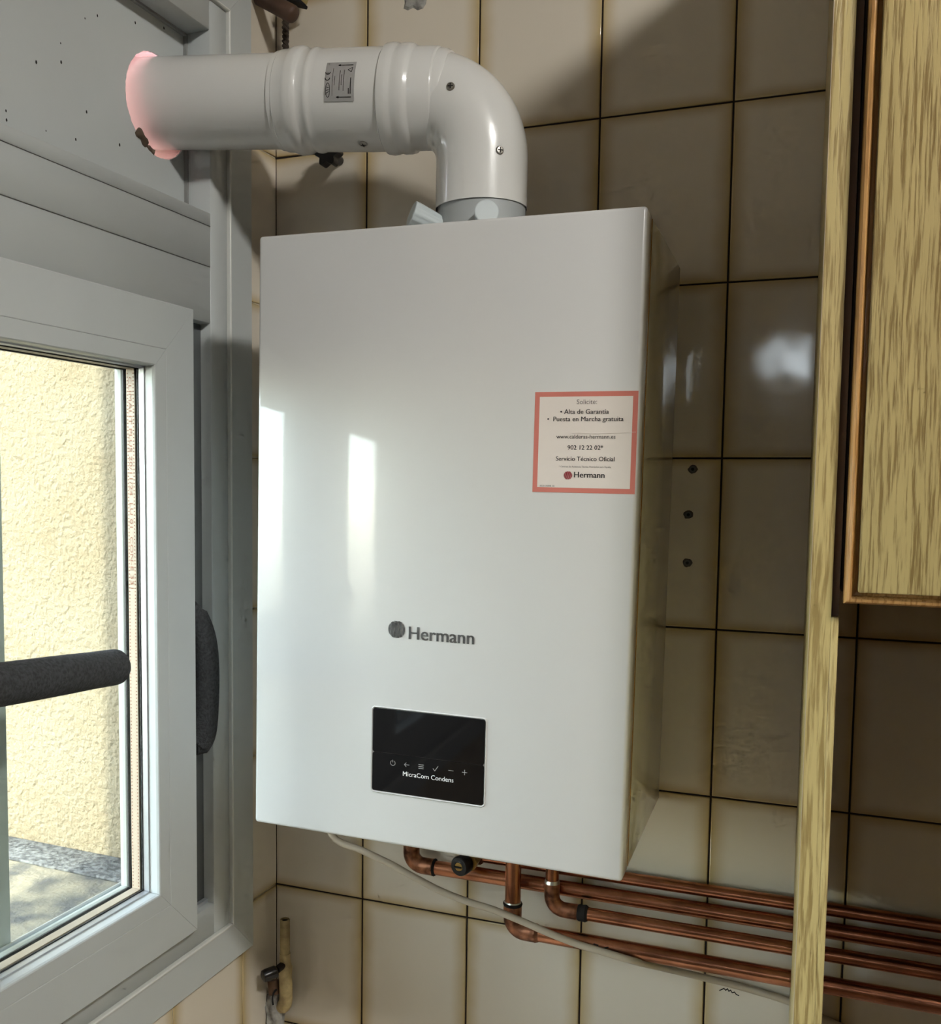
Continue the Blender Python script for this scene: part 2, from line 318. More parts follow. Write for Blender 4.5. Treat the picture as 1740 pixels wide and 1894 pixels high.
# ------------------------------------------------------------------ tiles
TW, THH, GAP = COLP, ROWP, 0.0021
_tiles = {}
def tile_mesh(u0, u1, v0, v1):
    """part of one tile, u and v as fractions of the full tile; origin at the full tile's lower-left"""
    key = (round(u0, 4), round(u1, 4), round(v0, 4), round(v1, 4))
    if key in _tiles: return _tiles[key]
    g = GAP / 2
    x0, x1 = u0 * TW + g, u1 * TW - g; z0, z1 = v0 * THH + g, v1 * THH - g
    verts, faces = [], []
    for ins, y in ((0, 0.0021), (0, 0.0011), (0.0005, 0.0003), (0.0014, 0.0)):
        verts += [(x0 + ins, y, z0 + ins), (x1 - ins, y, z0 + ins), (x1 - ins, y, z1 - ins), (x0 + ins, y, z1 - ins)]
    for r in range(3):
        for j in range(4): faces.append((r * 4 + j, r * 4 + (j + 1) % 4, r * 4 + 4 + (j + 1) % 4, r * 4 + 4 + j))
    faces.append((12, 13, 14, 15))
    me = bpy.data.meshes.new('tile'); me.from_pydata(verts, [], faces)
    uvl = me.uv_layers.new(name='UVMap')
    for lp in me.loops:
        c = me.vertices[lp.vertex_index].co; uvl.data[lp.index].uv = (c.x / TW, c.z / THH)
    for p in me.polygons: p.use_smooth = True
    me.polygons[len(me.polygons) - 1].use_smooth = False
    me.materials.append(MT['tile']); _tiles[key] = me; return me
for k in range(-1, 8):
    zb = row_z(k + 1)
    for c in range(0, 9):
        u0 = (WX - 0.0016) / TW if c == 0 else 0.0
        o = link('tile', tile_mesh(u0, 1, 0, 1), None, wall_back); o.location = (c * TW, 0, zb)
# window wall: the strip between corner and window trim, and below the window
def ltile(s0, s1, zb, v0=0.0, v1=1.0, su=0.0):
    # local frame of wall_left: y = -s, surface faces +x; tile mesh faces -y, so turn it
    me = tile_mesh(su, su + (s1 - s0) / TW, v0, v1)
    o = link('tile', me, None, wall_left); o.rotation_euler = (0, 0, PI / 2); o.location = (0, -s1 - su * TW, zb)
for k in range(-1, 8):
    ltile(-0.0006, 0.0872, row_z(k + 1))
for k in range(6, 8):
    for i in range(8):
        s0 = 0.0872 + 0.15 * i
        ltile(s0, s0 + 0.15, row_z(k + 1), 0, 1 if k > 6 else (0.975 - row_z(7)) / THH if row_z(6) > 0.985 else 1)

# ------------------------------------------------------------------ window
win = empty('window_1', LLOC, LROT); win['kind'] = 'structure'
TR_S0, TR_S1, TR_Z0, TR_Z1 = 0.0700, 1.845, 0.9465, 2.189
def bar(name, side, rect, prof, mt, parent, smooth=None):
    """one mitred side of a rectangular frame; prof = closed list of (inset from rect edge, off)"""
    s0, s1, z0, z1 = rect; bm = bmesh.new(); ends = ([], [])
    for i, o in prof:
        h = 0.00018                                  # hairline joint at the mitres
        if side == 'r': a, b2 = (o, -(s0 + i), z0 + i + h), (o, -(s0 + i), z1 - i - h)
        elif side == 'l': a, b2 = (o, -(s1 - i), z0 + i + h), (o, -(s1 - i), z1 - i - h)
        elif side == 'b': a, b2 = (o, -(s0 + i + h), z0 + i), (o, -(s1 - i - h), z0 + i)
        else: a, b2 = (o, -(s0 + i + h), z1 - i), (o, -(s1 - i - h), z1 - i)
        ends[0].append(bm.verts.new(a)); ends[1].append(bm.verts.new(b2))
    n = len(prof)
    for j in range(n): bm.faces.new((ends[0][j], ends[0][(j + 1) % n], ends[1][(j + 1) % n], ends[1][j]))
    bm.faces.new(ends[0]); bm.faces.new(ends[1][::-1])
    return obj(name, bm, mt, parent, smooth)
def ring(names, rect, prof, mt, parent, smooth=None):
    for sd_, nm in zip('rlbt', names): bar(nm, sd_, rect, prof, mt, parent, smooth)
# flat outer trim with a raised bead on its inner edge
ring(('trim_board',) * 4, (TR_S0, TR_S1, TR_Z0, TR_Z1), [(0, 0.0003), (0, 0.005), (0.0015, 0.0065), (0.0492, 0.0065), (0.0494, 0.0003)], 'pvc', win)
ring(('trim_bead',) * 4, (TR_S0 + 0.0496, TR_S1 - 0.0496, TR_Z0 + 0.0496, TR_Z1 - 0.0496), [(0, 0.0003), (0, 0.0078), (0.0008, 0.0088), (0.0022, 0.0088), (0.003, 0.0078), (0.0034, 0.0003)], 'pvc2', win)
FS0, FS1, FZ0, FZ1 = 0.1232, 1.7918, 0.9997, 2.1358
# fixed frame: side posts, head, transom, bottom rail
def P_(name, s0, s1, o0, o1, z0, z1, mt='pvc', parent=None, bev=0.0008):
    return B(name, (o0, o1, -s1, -s0, z0, z1), mt, parent or win, bev=bev, seg=1)
P_('frame_post', FS0, 0.158, -0.058, 0.004, FZ0, FZ1); P_('frame_post', 1.756, FS1, -0.058, 0.004, FZ0, FZ1)
P_('frame_head', 0.158, 1.756, -0.060, 0.004, 2.101, FZ1)
P_('panel_bead', 0.158, 1.756, -0.030, 0.0042, 1.8742, 1.8895); P_('transom', 0.158, 1.756, -0.058, 0.004, 1.8265, 1.8738); P_('frame_rail', 0.158, 1.756, -0.058, 0.0034, 1.7595, 1.8262)
P_('frame_rail', 0.158, 1.756, -0.058, 0.004, FZ0, 1.0395)
P_('joint_line', 0.1582, 1.756, -0.02, 0.00445, 1.87395, 1.87420, 'joint', bev=0); P_('joint_line', 0.1582, 1.756, -0.02, 0.0043, 1.82620, 1.82645, 'joint', bev=0)  # thin grey joint lines in the frame
P_('track_floor', 0.1582, 0.245, -0.055, -0.0105, 1.0397, 1.7593, 'track'); P_('track_lip', 0.1582, 0.209, -0.0103, -0.005, 1.0397, 1.0445, 'alu', bev=0)
P_('track_floor', 1.68, 1.7558, -0.055, -0.0105, 1.0397, 1.7593, 'alu')
# upper sandwich panel with the hole for the flue
HS, HZ, HR = 0.2085, 2.0015, 0.0575
def holed(name, s0, s1, z0, z1, o0, o1, r, mt, jag=0.0, k=96):
    bm = bmesh.new(); rings = []
    rr = [r * (1 + jag * (random.random() - 0.5)) for _ in range(k)]
    for o in (o1, o0):
        inn, out = [], []
        for j in range(k):
            a = 2 * PI * j / k; ca, sa = math.cos(a), math.sin(a)
            tx = ((s1 - HS) if ca > 0 else (HS - s0)) / max(abs(ca), 1e-6); tz = ((z1 - HZ) if sa > 0 else (HZ - z0)) / max(abs(sa), 1e-6); t = min(tx, tz)
            inn.append(bm.verts.new((o, -(HS + ca * rr[j]), HZ + sa * rr[j]))); out.append(bm.verts.new((o, -(HS + ca * t), HZ + sa * t)))
        rings.append((inn, out))
    # true corners of the rectangle
    for ri, o in ((0, o1), (1, o0)):
        inn, out = rings[ri]
        for j in range(k):
            bm.faces.new((inn[j], inn[(j + 1) % k], out[(j + 1) % k], out[j]))
        for cs, cz in ((s0, z0), (s0, z1), (s1, z0), (s1, z1)):
            ac = math.atan2(cz - HZ, cs - HS) % (2 * PI); j = int(ac / (2 * PI) * k) % k
            bm.faces.new((out[j], out[(j + 1) % k], bm.verts.new((o, -cs, cz))))
    for j in range(k):
        bm.faces.new((rings[0][0][j], rings[1][0][j], rings[1][0][(j + 1) % k], rings[0][0][(j + 1) % k]))
    return obj(name, bm, mt, win)
holed('panel_sheet', 0.150, 1.762, 1.8805, 2.108, -0.0345, -0.032, HR, 'pvc', jag=0.02)
holed('foam_core', 0.152, 1.760, 1.8825, 2.106, -0.0900, -0.0347, HR * 0.985, 'pink', jag=0.03)
for s_, z_ in ((0.155, 1.995),): P_('panel_gasket', 0.1581, 0.1606, -0.0318, -0.027, 1.8898, 2.1008, 'joint', bev=0)
P_('panel_gasket', 0.1607, 1.7558, -0.0318, -0.027, 2.0983, 2.1008, 'joint', bev=0)
bm = bmesh.new()
for u_, v_ in ((112, 80), (157, 34), (180, 29), (113, 115), (67, 115), (11, 205), (12, 222), (160, 207), (85, 242), (140, 258), (221, 268), (303, 52), (250, 42), (197, 331), (330, 57)):
    d_ = (RX * ((u_ - CX) / F_PX) + RY * ((v_ - CY) / F_PX) + RZ); o0 = Vector((WX, 0, 0)) - NRM * 0.0318; t_ = (o0 - cam.location).dot(NRM) / d_.dot(NRM); q_ = cam.location + d_ * t_ - Vector((WX, 0, 0))
    ss, zz_ = q_.dot(DL), q_.z; r_s = 0.0006 + 0.0008 * random.random()
    vsx = [bm.verts.new((-0.0317, ss + r_s * math.cos(2 * PI * j / 7), zz_ + 1.5 * r_s * math.sin(2 * PI * j / 7))) for j in range(7)]; bm.faces.new(vsx)
o = obj('dirt_speck', bm, 'soot', win); o['kind'] = 'stuff'
# the two sashes
def sash(s0, s1):
    z0, z1 = 1.0285, 1.7675
    sh = empty('sash', (0, 0, 0), (0, 0, 0), win)
    R_ = (s0, s1, z0, z1)
    ring(('stile', 'stile', 'rail', 'rail'), R_, [(0.0006, -0.009), (0, 0.0), (0, 0.0145), (0.0015, 0.016), (0.0512, 0.016), (0.0520, 0.0155), (0.0520, -0.009)], 'pvc', sh)
    ring(('glazing_bead',) * 4, R_, [(0.0522, -0.009), (0.0522, 0.0155), (0.0526, 0.0158), (0.0702, 0.0158), (0.0713, 0.0148), (0.0720, 0.0120), (0.0720, 0.002), (0.0715, -0.009)], 'pvc', sh)
    ring(('gasket',) * 4, R_, [(0.0700, -0.005), (0.0700, 0.0018), (0.0736, 0.0018), (0.0742, -0.005)], 'alu', sh)
    ring(('rubber_seal',) * 4, R_, [(0.0700, -0.0068), (0.0700, -0.0052), (0.0752, -0.0052), (0.0752, -0.0068)], 'rubber', sh)
    B('glass_pane', (-0.0100, -0.0070, -(s1 - 0.069), -(s0 + 0.069), z0 + 0.069, z1 - 0.069), 'glass', sh)
    spc = ring(('glass_spacer',) * 4, R_, [(0.0700, -0.0212), (0.0700, -0.0102), (0.0746, -0.0102), (0.0746, -0.0212)], 'spacer', sh)
    B('glass_pane', (-0.0244, -0.0214, -(s1 - 0.069), -(s0 + 0.069), z0 + 0.069, z1 - 0.069), 'glass', sh)
    ring(('rubber_seal',) * 4, R_, [(0.0700, -0.0262), (0.0700, -0.0246), (0.0755, -0.0246), (0.0755, -0.0262)], 'rubber', sh)
    ring(('outer_stile', 'outer_stile', 'outer_rail', 'outer_rail'), R_, [(0.02, -0.0375), (0.02, -0.0264), (0.0725, -0.0264), (0.0744, -0.0290), (0.0748, -0.0330), (0.0740, -0.0375)], 'pvc_out', sh)
    return sh
sash1, sash2, sash3, sash4 = [sash(0.2092 + 0.3776 * i, 0.5852 + 0.3776 * i) for i in range(4)]
tag(B('outer_rail_track', (-0.0575, -0.0530, -1.7558, -0.246, 1.040, 1.0960), 'alu', win, bev=0.002), None)
B('outer_mullion', (-0.072, -0.0585, -0.476, -0.428, 1.0440, 2.10), 'pvc2', win, bev=0.002)
# dots and print on the spacer that the camera sees (stile next to the corner)
SPY = -(0.2092 + 0.0746) - 0.0004
bm = bmesh.new()
for i in range(150):
    for o in (-0.0196, -0.0118):
        z = 1.106 + i * 0.0039
        if z < 1.69: box(bm, o - 0.0005, o + 0.0005, SPY - 0.0001, SPY + 0.0003, z, z + 0.0012)
o = obj('spacer_perforation', bm, 'print_brown', sash1); o['kind'] = 'stuff'
dm = Matrix(((0, 1, 0, -0.0178), (0, 0, -1, SPY - 0.0002), (-1, 0, 0, 1.684), (0, 0, 0, 1)))
text('spacer_print', 'CLIMALIT PLUS 20/11/24  LU 01  CON-E 331', 'print_brown', sash1, dm, width=0.235, height=0.0058)
# outside sill
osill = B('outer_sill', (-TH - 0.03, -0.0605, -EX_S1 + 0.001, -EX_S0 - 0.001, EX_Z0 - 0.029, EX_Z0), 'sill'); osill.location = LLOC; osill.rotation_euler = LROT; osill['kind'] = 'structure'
B('dark_strip', (-TH - 0.03, -0.075, -0.165, -EX_S0 - 0.002, EX_Z0 + 0.0002, EX_Z0 + 0.004), 'sill_d', osill, bev=0.001)  # darker strip on the sill along the jamb

# ------------------------------------------------------------------ boiler
BX, BZ, BW, BH, BD, ROLL = 0.344707, 1.50984, 0.39945, 0.62849, 0.2712, 0.010956
boiler = empty('boiler', (BX, 0, BZ), (0, ROLL, 0))
tag(boiler, 'white wall-hung gas boiler with black display panel on tiled wall', 'boiler')
def bl(x, z):                       # point of the front face in world x,z -> boiler-local x,z
    dx, dz = x - BX, z - BZ
    return dx * math.cos(ROLL) - dz * math.sin(ROLL), dx * math.sin(ROLL) + dz * math.cos(ROLL)
hw, hh = BW / 2, BH / 2
B('casing', (-hw + 0.0006, hw - 0.0006, -BD + 0.034, -0.0008, -hh + 0.0006, hh - 0.0006), 'enamel', boiler, bev=0.002)
bm = bmesh.new()
box(bm, -hw, hw, -BD, -BD + 0.0332, -hh, hh, bev=0.0035, seg=3)
obj('front_cover', bm, 'enamel', boiler, smooth=50, flat=True)
B('side_seam', (hw - 0.0004, hw + 0.0003, -BD + 0.0333, -BD + 0.0345, -hh + 0.004, hh - 0.004), 'wood_mould', boiler)
FY = -BD
def face_m(x, z, dy=0.0006):
    return Matrix(((1, 0, 0, x), (0, 0, -1, FY - dy), (0, 1, 0, z), (0, 0, 0, 1)))
# display
dx0, dz1 = bl(0.2830, 1.3385); dx1, dz0 = bl(0.4025, 1.2505)
disp = empty('display', (0, 0, 0), (0, 0, 0), boiler)
bm = bmesh.new(); po = rrect(dx0 - 0.0022, dx1 + 0.0022, dz0 - 0.0022, dz1 + 0.0022, 0.004); pi_ = rrect(dx0 - 0.0003, dx1 + 0.0003, dz0 - 0.0003, dz1 + 0.0003, 0.003)
vo = [bm.verts.new((x, FY - 0.0001, z)) for x, z in po]; vm = [bm.verts.new((x * 0.5 + x2 * 0.5, FY - 0.0016, z * 0.5 + z2 * 0.5)) for (x, z), (x2, z2) in zip(po, pi_)]; vi = [bm.verts.new((x, FY - 0.0002, z)) for x, z in pi_]
k = len(po)
for j in range(k):
    bm.faces.new((vo[j], vo[(j + 1) % k], vm[(j + 1) % k], vm[j])); bm.faces.new((vm[j], vm[(j + 1) % k], vi[(j + 1) % k], vi[j]))
obj('display_rim', bm, 'enamel', disp, smooth=60)
zs = dz1 - 0.53 * (dz1 - dz0)
bm = bmesh.new(); prism(bm, rrect(dx0, dx1, zs + 0.0003, dz1, 0.0022), FY - 0.0012, FY + 0.001); obj('screen', bm, 'black', disp)
bm = bmesh.new(); prism(bm, rrect(dx0, dx1, dz0, zs - 0.0003, 0.0022), FY - 0.0010, FY + 0.001); keypad = obj('keypad', bm, 'black', disp)
bm = bmesh.new(); box(bm, dx0 + 0.001, dx1 - 0.001, FY - 0.0002, FY + 0.001, zs - 0.0003, zs + 0.0003); obj('screen_seam', bm, 'greyink', disp)
# touch icons: power, back, menu, tick, minus, plus
DY = FY - 0.0014
def strokes(name, segs, w, mt, parent, y=None, th=0.0002):
    y = DY if y is None else y; bm = bmesh.new()
    for (x0, z0), (x1, z1) in segs:
        d = Vector((x1 - x0, 0, z1 - z0)); L_ = d.length; d.normalize(); p = Vector((-d.z, 0, d.x)) * (w / 2); e = d * (w * 0.25)
        a, b2 = Vector((x0, y, z0)) - e, Vector((x1, y, z1)) + e; q = Vector((0, th, 0))
        v = [bm.verts.new(c) for c in (a - p, b2 - p, b2 + p, a + p, a - p + q, b2 - p + q, b2 + p + q, a + p + q)]
        for f in ((0, 1, 2, 3), (7, 6, 5, 4), (0, 4, 5, 1), (1, 5, 6, 2), (2, 6, 7, 3), (3, 7, 4, 0)): bm.faces.new([v[i] for i in f])
    return obj(name, bm, mt, parent)
def circ(cx, cz, r, a0=0.0, a1=2 * PI, k=20, rz=None):
    rz = rz or r
    p = [(cx + r * math.cos(a0 + (a1 - a0) * i / k), cz + rz * math.sin(a0 + (a1 - a0) * i / k)) for i in range(k + 1)]
    return list(zip(p[:-1], p[1:]))
iw = (dx1 - dx0); zi = zs - 0.0095
ix = [dx0 + iw * f for f in (0.190, 0.318, 0.448, 0.578, 0.715, 0.835)]
zi_ = zi
r_ = 0.0026
strokes('power_icon', circ(ix[0], zi_, r_, PI * 0.68, PI * 2.32, 16) + [((ix[0], zi_ + 0.0006), (ix[0], zi_ + 0.0032))], 0.0005, 'icon', disp)
strokes('back_icon', [((ix[1] - r_, zi_), (ix[1] + r_, zi_)), ((ix[1] - r_, zi_), (ix[1] - 0.0006, zi_ + 0.002)), ((ix[1] - r_, zi_), (ix[1] - 0.0006, zi_ - 0.002))], 0.0005, 'icon', disp)
strokes('menu_icon', [((ix[2] - r_, zi_ + d), (ix[2] + r_, zi_ + d)) for d in (0.0019, 0, -0.0019)], 0.0006, 'icon', disp)
strokes('tick_icon', [((ix[3] - r_, zi_ - 0.0003), (ix[3] - 0.0007, zi_ - 0.0026)), ((ix[3] - 0.0007, zi_ - 0.0026), (ix[3] + r_, zi_ + 0.0026))], 0.0005, 'icon', disp)
strokes('minus_icon', [((ix[4] - r_, zi_), (ix[4] + r_, zi_))], 0.0005, 'icon', disp)
strokes('plus_icon', [((ix[5] - r_, zi_), (ix[5] + r_, zi_)), ((ix[5], zi_ - r_), (ix[5], zi_ + r_))], 0.0005, 'icon', disp)
text('display_lettering', 'MicraCom Condens', 'iconw', disp, face_m(dx0 + iw * 0.285, zi - 0.0118, 0.0015), width=iw * 0.455, bold=0.012)
# ball logo with slanted gaps + brand lettering on the front
def ball(name, cx, cz, r, mt, parent, dy=0.0006, n=5):
    """disc cut into curved slanted bands"""
    bm = bmesh.new(); y = FY - dy; K = 14
    g = 0.075
    def curve(t, q):         # t -1..1 across, q -1..1 along (top to bottom): bulging slanted line
        return t + 0.16 * q * (1) - 0.10 * math.sin(q * PI) * (1 - abs(t)) * 0
    for b_ in range(n):
        t0 = -1.16 + 2.32 * b_ / n + g / 2; t1 = -1.16 + 2.32 * (b_ + 1) / n - g / 2
        prev = None
        for i in range(K * 2 + 1):
            q = -1 + i / K
            half = math.sqrt(max(0, 1 - q * q))
            bend = -0.16 * q + 0.10 * math.sin(q * PI)
            xa = min(max(t0 + bend, -half), half); xb = min(max(t1 + bend, -half), half)
            if xb - xa < 1e-4: prev = None; continue
            pa = bm.verts.new((cx + xa * r, y, cz + q * r)); pb = bm.verts.new((cx + xb * r, y, cz + q * r))
            if prev: bm.faces.new((prev[0], prev[1], pb, pa))
            prev = (pa, pb)
    return obj(name, bm, mt, parent)
lx, lz = bl(0.3080, 1.4215); ball('logo_ball', lx, lz, 0.0092, 'dgrey', boiler)
tx, tz = bl(0.3215, 1.4125); tx1, _ = bl(0.3905, 1.4125)
text('brand_lettering', 'Hermann', 'dgrey', boiler, face_m(tx, tz), width=tx1 - tx, bold=0.022)
# warranty sticker with coral border
sx0, sz1 = bl(0.4478, 1.6575); sx1, sz0 = bl(0.5434, 1.5620)
stk = B('warranty_sticker', (sx0, sx1, FY - 0.0003, FY + 0.0002, sz0, sz1), 'coral', boiler); stk['label'] = 'coral-bordered warranty sticker with printed Spanish text'
bw = 0.0046
B('sticker_paper', (sx0 + bw, sx1 - bw, FY - 0.00045, FY - 0.0002, sz0 + bw, sz1 - bw), 'paper', stk)
sw, shh = sx1 - sx0, sz1 - sz0
def st(body, fx, fz, fw, mt='ink', bold=0.014, name='sticker_lettering'):
    text(name, body, mt, stk, face_m(sx0 + fx * sw, sz1 - fz * shh, 0.0006), width=fw * sw, bold=bold, align='CENTER')
st('Solicite:', 0.513, 0.123, 0.195, 'greyink', 0.0)
st('\u2022 Alta de Garant\u00eda', 0.492, 0.220, 0.470); st('\u2022  Puesta en Marcha gratuita', 0.500, 0.292, 0.740)
st('www.calderas-hermann.es', 0.512, 0.462, 0.575, 'ink', 0.006); st('902 12 22 02*', 0.512, 0.572, 0.345)
st('Servicio T\u00e9cnico Oficial', 0.512, 0.683, 0.570); st('* Centros de Asistencia T\u00e9cnica Premiados para Espa\u00f1a', 0.512, 0.748, 0.505, 'greyink', 0.0)
ball('sticker_logo', sx0 + 0.352 * sw, sz1 - 0.828 * shh, 0.0040, 'dred', stk, dy=0.0006); st('Hermann', 0.560, 0.848, 0.295, 'ink', 0.02)
st('0020134848_00', 0.147, 0.945, 0.148, 'greyink', 0.0)
strokes('sticker_crease', [((sx0 + 0.38 * sw, sz1 - 0.405 * shh), (sx0 + 0.62 * sw, sz1 - 0.412 * shh)), ((sx0 + 0.62 * sw, sz1 - 0.412 * shh), (sx0 + 0.99 * sw, sz1 - 0.398 * shh))], 0.0003, 'paper', stk, y=FY - 0.0010)
# flue adapter ring on the boiler top, with two test caps (boiler-local)
FX, FYY = 0.3522, -0.148
ax, az = bl(FX, 1.8225)
adapter = prof_tube('flue_adapter', (ax, FYY, az - 0.0), (0, 0, 1), [(0, 0.056), (0.006, 0.056), (0.006, 0.0475), (0.052, 0.0475)], 'adapter', boiler)
def cap(p, d, r, l):
    bm = bmesh.new(); d = Vector(d).normalized(); u, v = frame_for(d); n = 48
    rings = []
    for h, rr, kn in ((0, r * 0.78, 0), (l * 0.25, r * 0.85, 1), (l * 0.86, r, 1), (l * 0.98, r, 0), (l, r * 0.93, 0)):
        rings.append([bm.verts.new(Vector(p) + d * h + (u * math.cos(2 * PI * j / n) + v * math.sin(2 * PI * j / n)) * (rr * (1 - (0.07 if kn and j % 4 < 2 else 0)))) for j in range(n)])
    for a, b2 in zip(rings[:-1], rings[1:]):
        for j in range(n): bm.faces.new((a[j], a[(j + 1) % n], b2[(j + 1) % n], b2[j]))
    bm.faces.new(rings[0][::-1]); bm.faces.new(rings[-1])
    obj('test_cap', bm, 'capgrey', adapter, smooth=30)
cap((ax - 0.036, FYY - 0.026, az + 0.022), (-1, -0.75, 0.42), 0.0135, 0.036)
cap((ax + 0.016, FYY - 0.040, az + 0.020), (0.42, -1, 0.18), 0.0125, 0.026)

# ------------------------------------------------------------------ flue
flue = empty('flue_pipe', (FX, FYY, 1.824)); tag(flue, 'white flue pipe with elbow from boiler top through the window panel', 'flue pipe')
def fl(p): return Vector(p) - Vector((FX, FYY, 1.824))
FD = Vector((-1, -0.12, 0.068)).normalized(); ZC = 1.9835        # corner of the two axes
corner = Vector((FX, FYY, ZC)); R0 = 0.070; r1 = 0.0493
ang = math.acos(FD.dot(Vector((0, 0, 1)))); tl = R0 * math.tan((PI - ang) / 2 if False else ang / 2)
pA = corner - Vector((0, 0, 1)) * tl; pB = corner + FD * tl
bis = (FD - Vector((0, 0, 1))).normalized(); cen = corner + (FD + Vector((0, 0, -1))).normalized() * math.sqrt(R0 * R0 + tl * tl)
va = (pA - cen).normalized(); vb = (pB - cen).normalized(); tot = math.acos(max(-1, min(1, va.dot(vb)))); vn = (vb - va * va.dot(vb)).normalized()
bend = [cen + (va * math.cos(tot * i / 20) + vn * math.sin(tot * i / 20)) * R0 for i in range(21)]
base = Vector((FX, FYY, 1.866))
pts = [fl(base), fl(base + Vector((0, 0, 0.012)))] + [fl(p) for p in bend]
bm = bmesh.new(); tube(bm, pts, r1, 56, caps=False)
# rolled lower rim
elbow = obj('elbow', bm, 'flue', flue, smooth=60)
def along(d): return corner + FD * d
d0 = (FX - 0.306) ; d1 = (FX - 0.279); d2 = (FX - 0.247); d3 = (FX - 0.166); d4 = (FX - 0.122)
sock = prof_tube('elbow_socket', fl(along(0)), FD, [(d0 - 0.012, 0.0470), (d0 - 0.008, 0.0494), (d0 - 0.0005, 0.0503), (d0 + 0.0005, 0.0514), (d0 + 0.0020, 0.0520), (d1 - 0.0030, 0.0524), (d1 - 0.0010, 0.0530), (d1 + 0.0010, 0.0548), (d1 + 0.0055, 0.0560), (d1 + 0.0120, 0.0562), (d1 + 0.0150, 0.0553), (d1 + 0.0175, 0.0556), (d1 + 0.0205, 0.0566), (d1 + 0.0250, 0.0570), (d2 - 0.0015, 0.0562), (d2 - 0.0002, 0.0545), (d2, 0.0500)], 'flue', flue, n=64)
slv = prof_tube('sleeve', fl(along(0)), FD, [(d2 - 0.003, 0.0500), (d2 + 0.0002, 0.0530), (d2 + 0.02, 0.0532), (d3 - 0.010, 0.0530), (d3 - 0.0055, 0.0532), (d3 - 0.0035, 0.0542), (d3 - 0.0012, 0.0545), (d3 + 0.0008, 0.0541), (d3 + 0.0026, 0.0531), (d3 + 0.0080, 0.0531), (d3 + 0.0100, 0.0540), (d3 + 0.0125, 0.0558), (d3 + 0.0160, 0.0564), (d3 + 0.0215, 0.0564), (d3 + 0.0245, 0.0556), (d3 + 0.0290, 0.0538), (d4 - 0.0065, 0.0532), (d4 - 0.0055, 0.0522), (d4 - 0.0005, 0.0518), (d4, 0.0500)], 'flue', flue, n=64)
prof_tube('straight_pipe', fl(along(0)), FD, [(d3, 0.0500), (0.80, 0.0500)], 'flue', flue, n=64)
# screws on the elbow (face the camera) and below the sleeve
CAMP = Vector((0.68503, -1.19863, 1.57109))
def px_ray(u, v): return (RX * ((u - CX) / F_PX) + RY * ((v - CY) / F_PX) + RZ).normalized()
def hit_axis(u, v, path, r):
    """nearest point along the pixel ray that lies at distance r from the pipe axis"""
    d = px_ray(u, v)
    for i in range(4000):
        p = CAMP + d * (0.6 + i * 0.0003); best = 9e9; bq = None
        for a, b2 in zip(path[:-1], path[1:]):
            e = b2 - a; t = max(0, min(1, (p - a).dot(e) / e.length_squared)); q = a + e * t
            if (p - q).length < best: best, bq = (p - q).length, q
        if best <= r: return p, (p - bq).normalized()
    return p, -d
fpath = [base] + bend + [along(0.5)]
for (u, v, rr) in ((833, 160, r1), (924, 278, r1), (672, 266, 0.0534)):
    p, nrm = hit_axis(u, v, fpath, rr); p = fl(p)
    sc = prof_tube('screw', p - nrm * 0.0015, nrm, [(0, 0.0046), (0.0022, 0.0044), (0.0032, 0.0034), (0.0034, 0.001)], 'steel', elbow if rr == r1 else slv, n=20)
    uu, vv = frame_for(nrm); bm = bmesh.new()
    for w_ in (uu, vv):
        tube(bm, [p + nrm * 0.0016 - w_ * 0.0028, p + nrm * 0.0016 + w_ * 0.0028], 0.0007, 6)
    obj('screw_slot', bm, 'soot', sc)
# silver label wrapped on the sleeve: drawn on the cylinder
p, nrm = hit_axis(628, 149, fpath, 0.0534)
tax = (p - corner).dot(FD); up = (Vector((0, 0, 1)) - FD * FD.z).normalized(); oth = FD.cross(up)
a_mid = math.atan2(nrm.dot(up), nrm.dot(oth)); sgn = 1 if Vector(up).dot(-oth * math.sin(a_mid) + up * math.cos(a_mid)) > 0 else -1
RL = 0.0534
def cyl(q, h, lift=0.0006):        # q: metres along the axis (image left = +FD), h: metres up round the pipe
    a = a_mid + sgn * h / RL
    return fl(corner + FD * (tax + q) + (up * math.sin(a) + oth * math.cos(a)) * (RL + lift))
lw, lh = 0.0165, 0.0205
bm = bmesh.new(); K = 12
rows_ = [[bm.verts.new(cyl(-lw + 2 * lw * i, -lh + 2 * lh * j / K)) for i in (0, 1)] for j in range(K + 1)]
for a, b2 in zip(rows_[:-1], rows_[1:]): bm.faces.new((a[0], a[1], b2[1], b2[0]))
lab = obj('flue_label', bm, 'silver', slv, smooth=60); lab['label'] = 'silver approval label with CE mark and arrows'
def lab_strokes(name, segs, w, mt='ink'):
    bm = bmesh.new()
    for (q0, h0), (q1, h1) in segs:
        k = max(1, int(math.hypot(q1 - q0, h1 - h0) / 0.002)); d = Vector((q1 - q0, h1 - h0)).normalized() * (w / 2); nx = Vector((-d.y, d.x)); prev = None
        for i in range(k + 1):
            q, h = q0 + (q1 - q0) * i / k, h0 + (h1 - h0) * i / k
            cur = (bm.verts.new(cyl(q + nx.x, h + nx.y, 0.0009)), bm.verts.new(cyl(q - nx.x, h - nx.y, 0.0009)))
            if prev: bm.faces.new((prev[0], prev[1], cur[1], cur[0]))
            prev = cur
    return obj(name, bm, mt, lab)
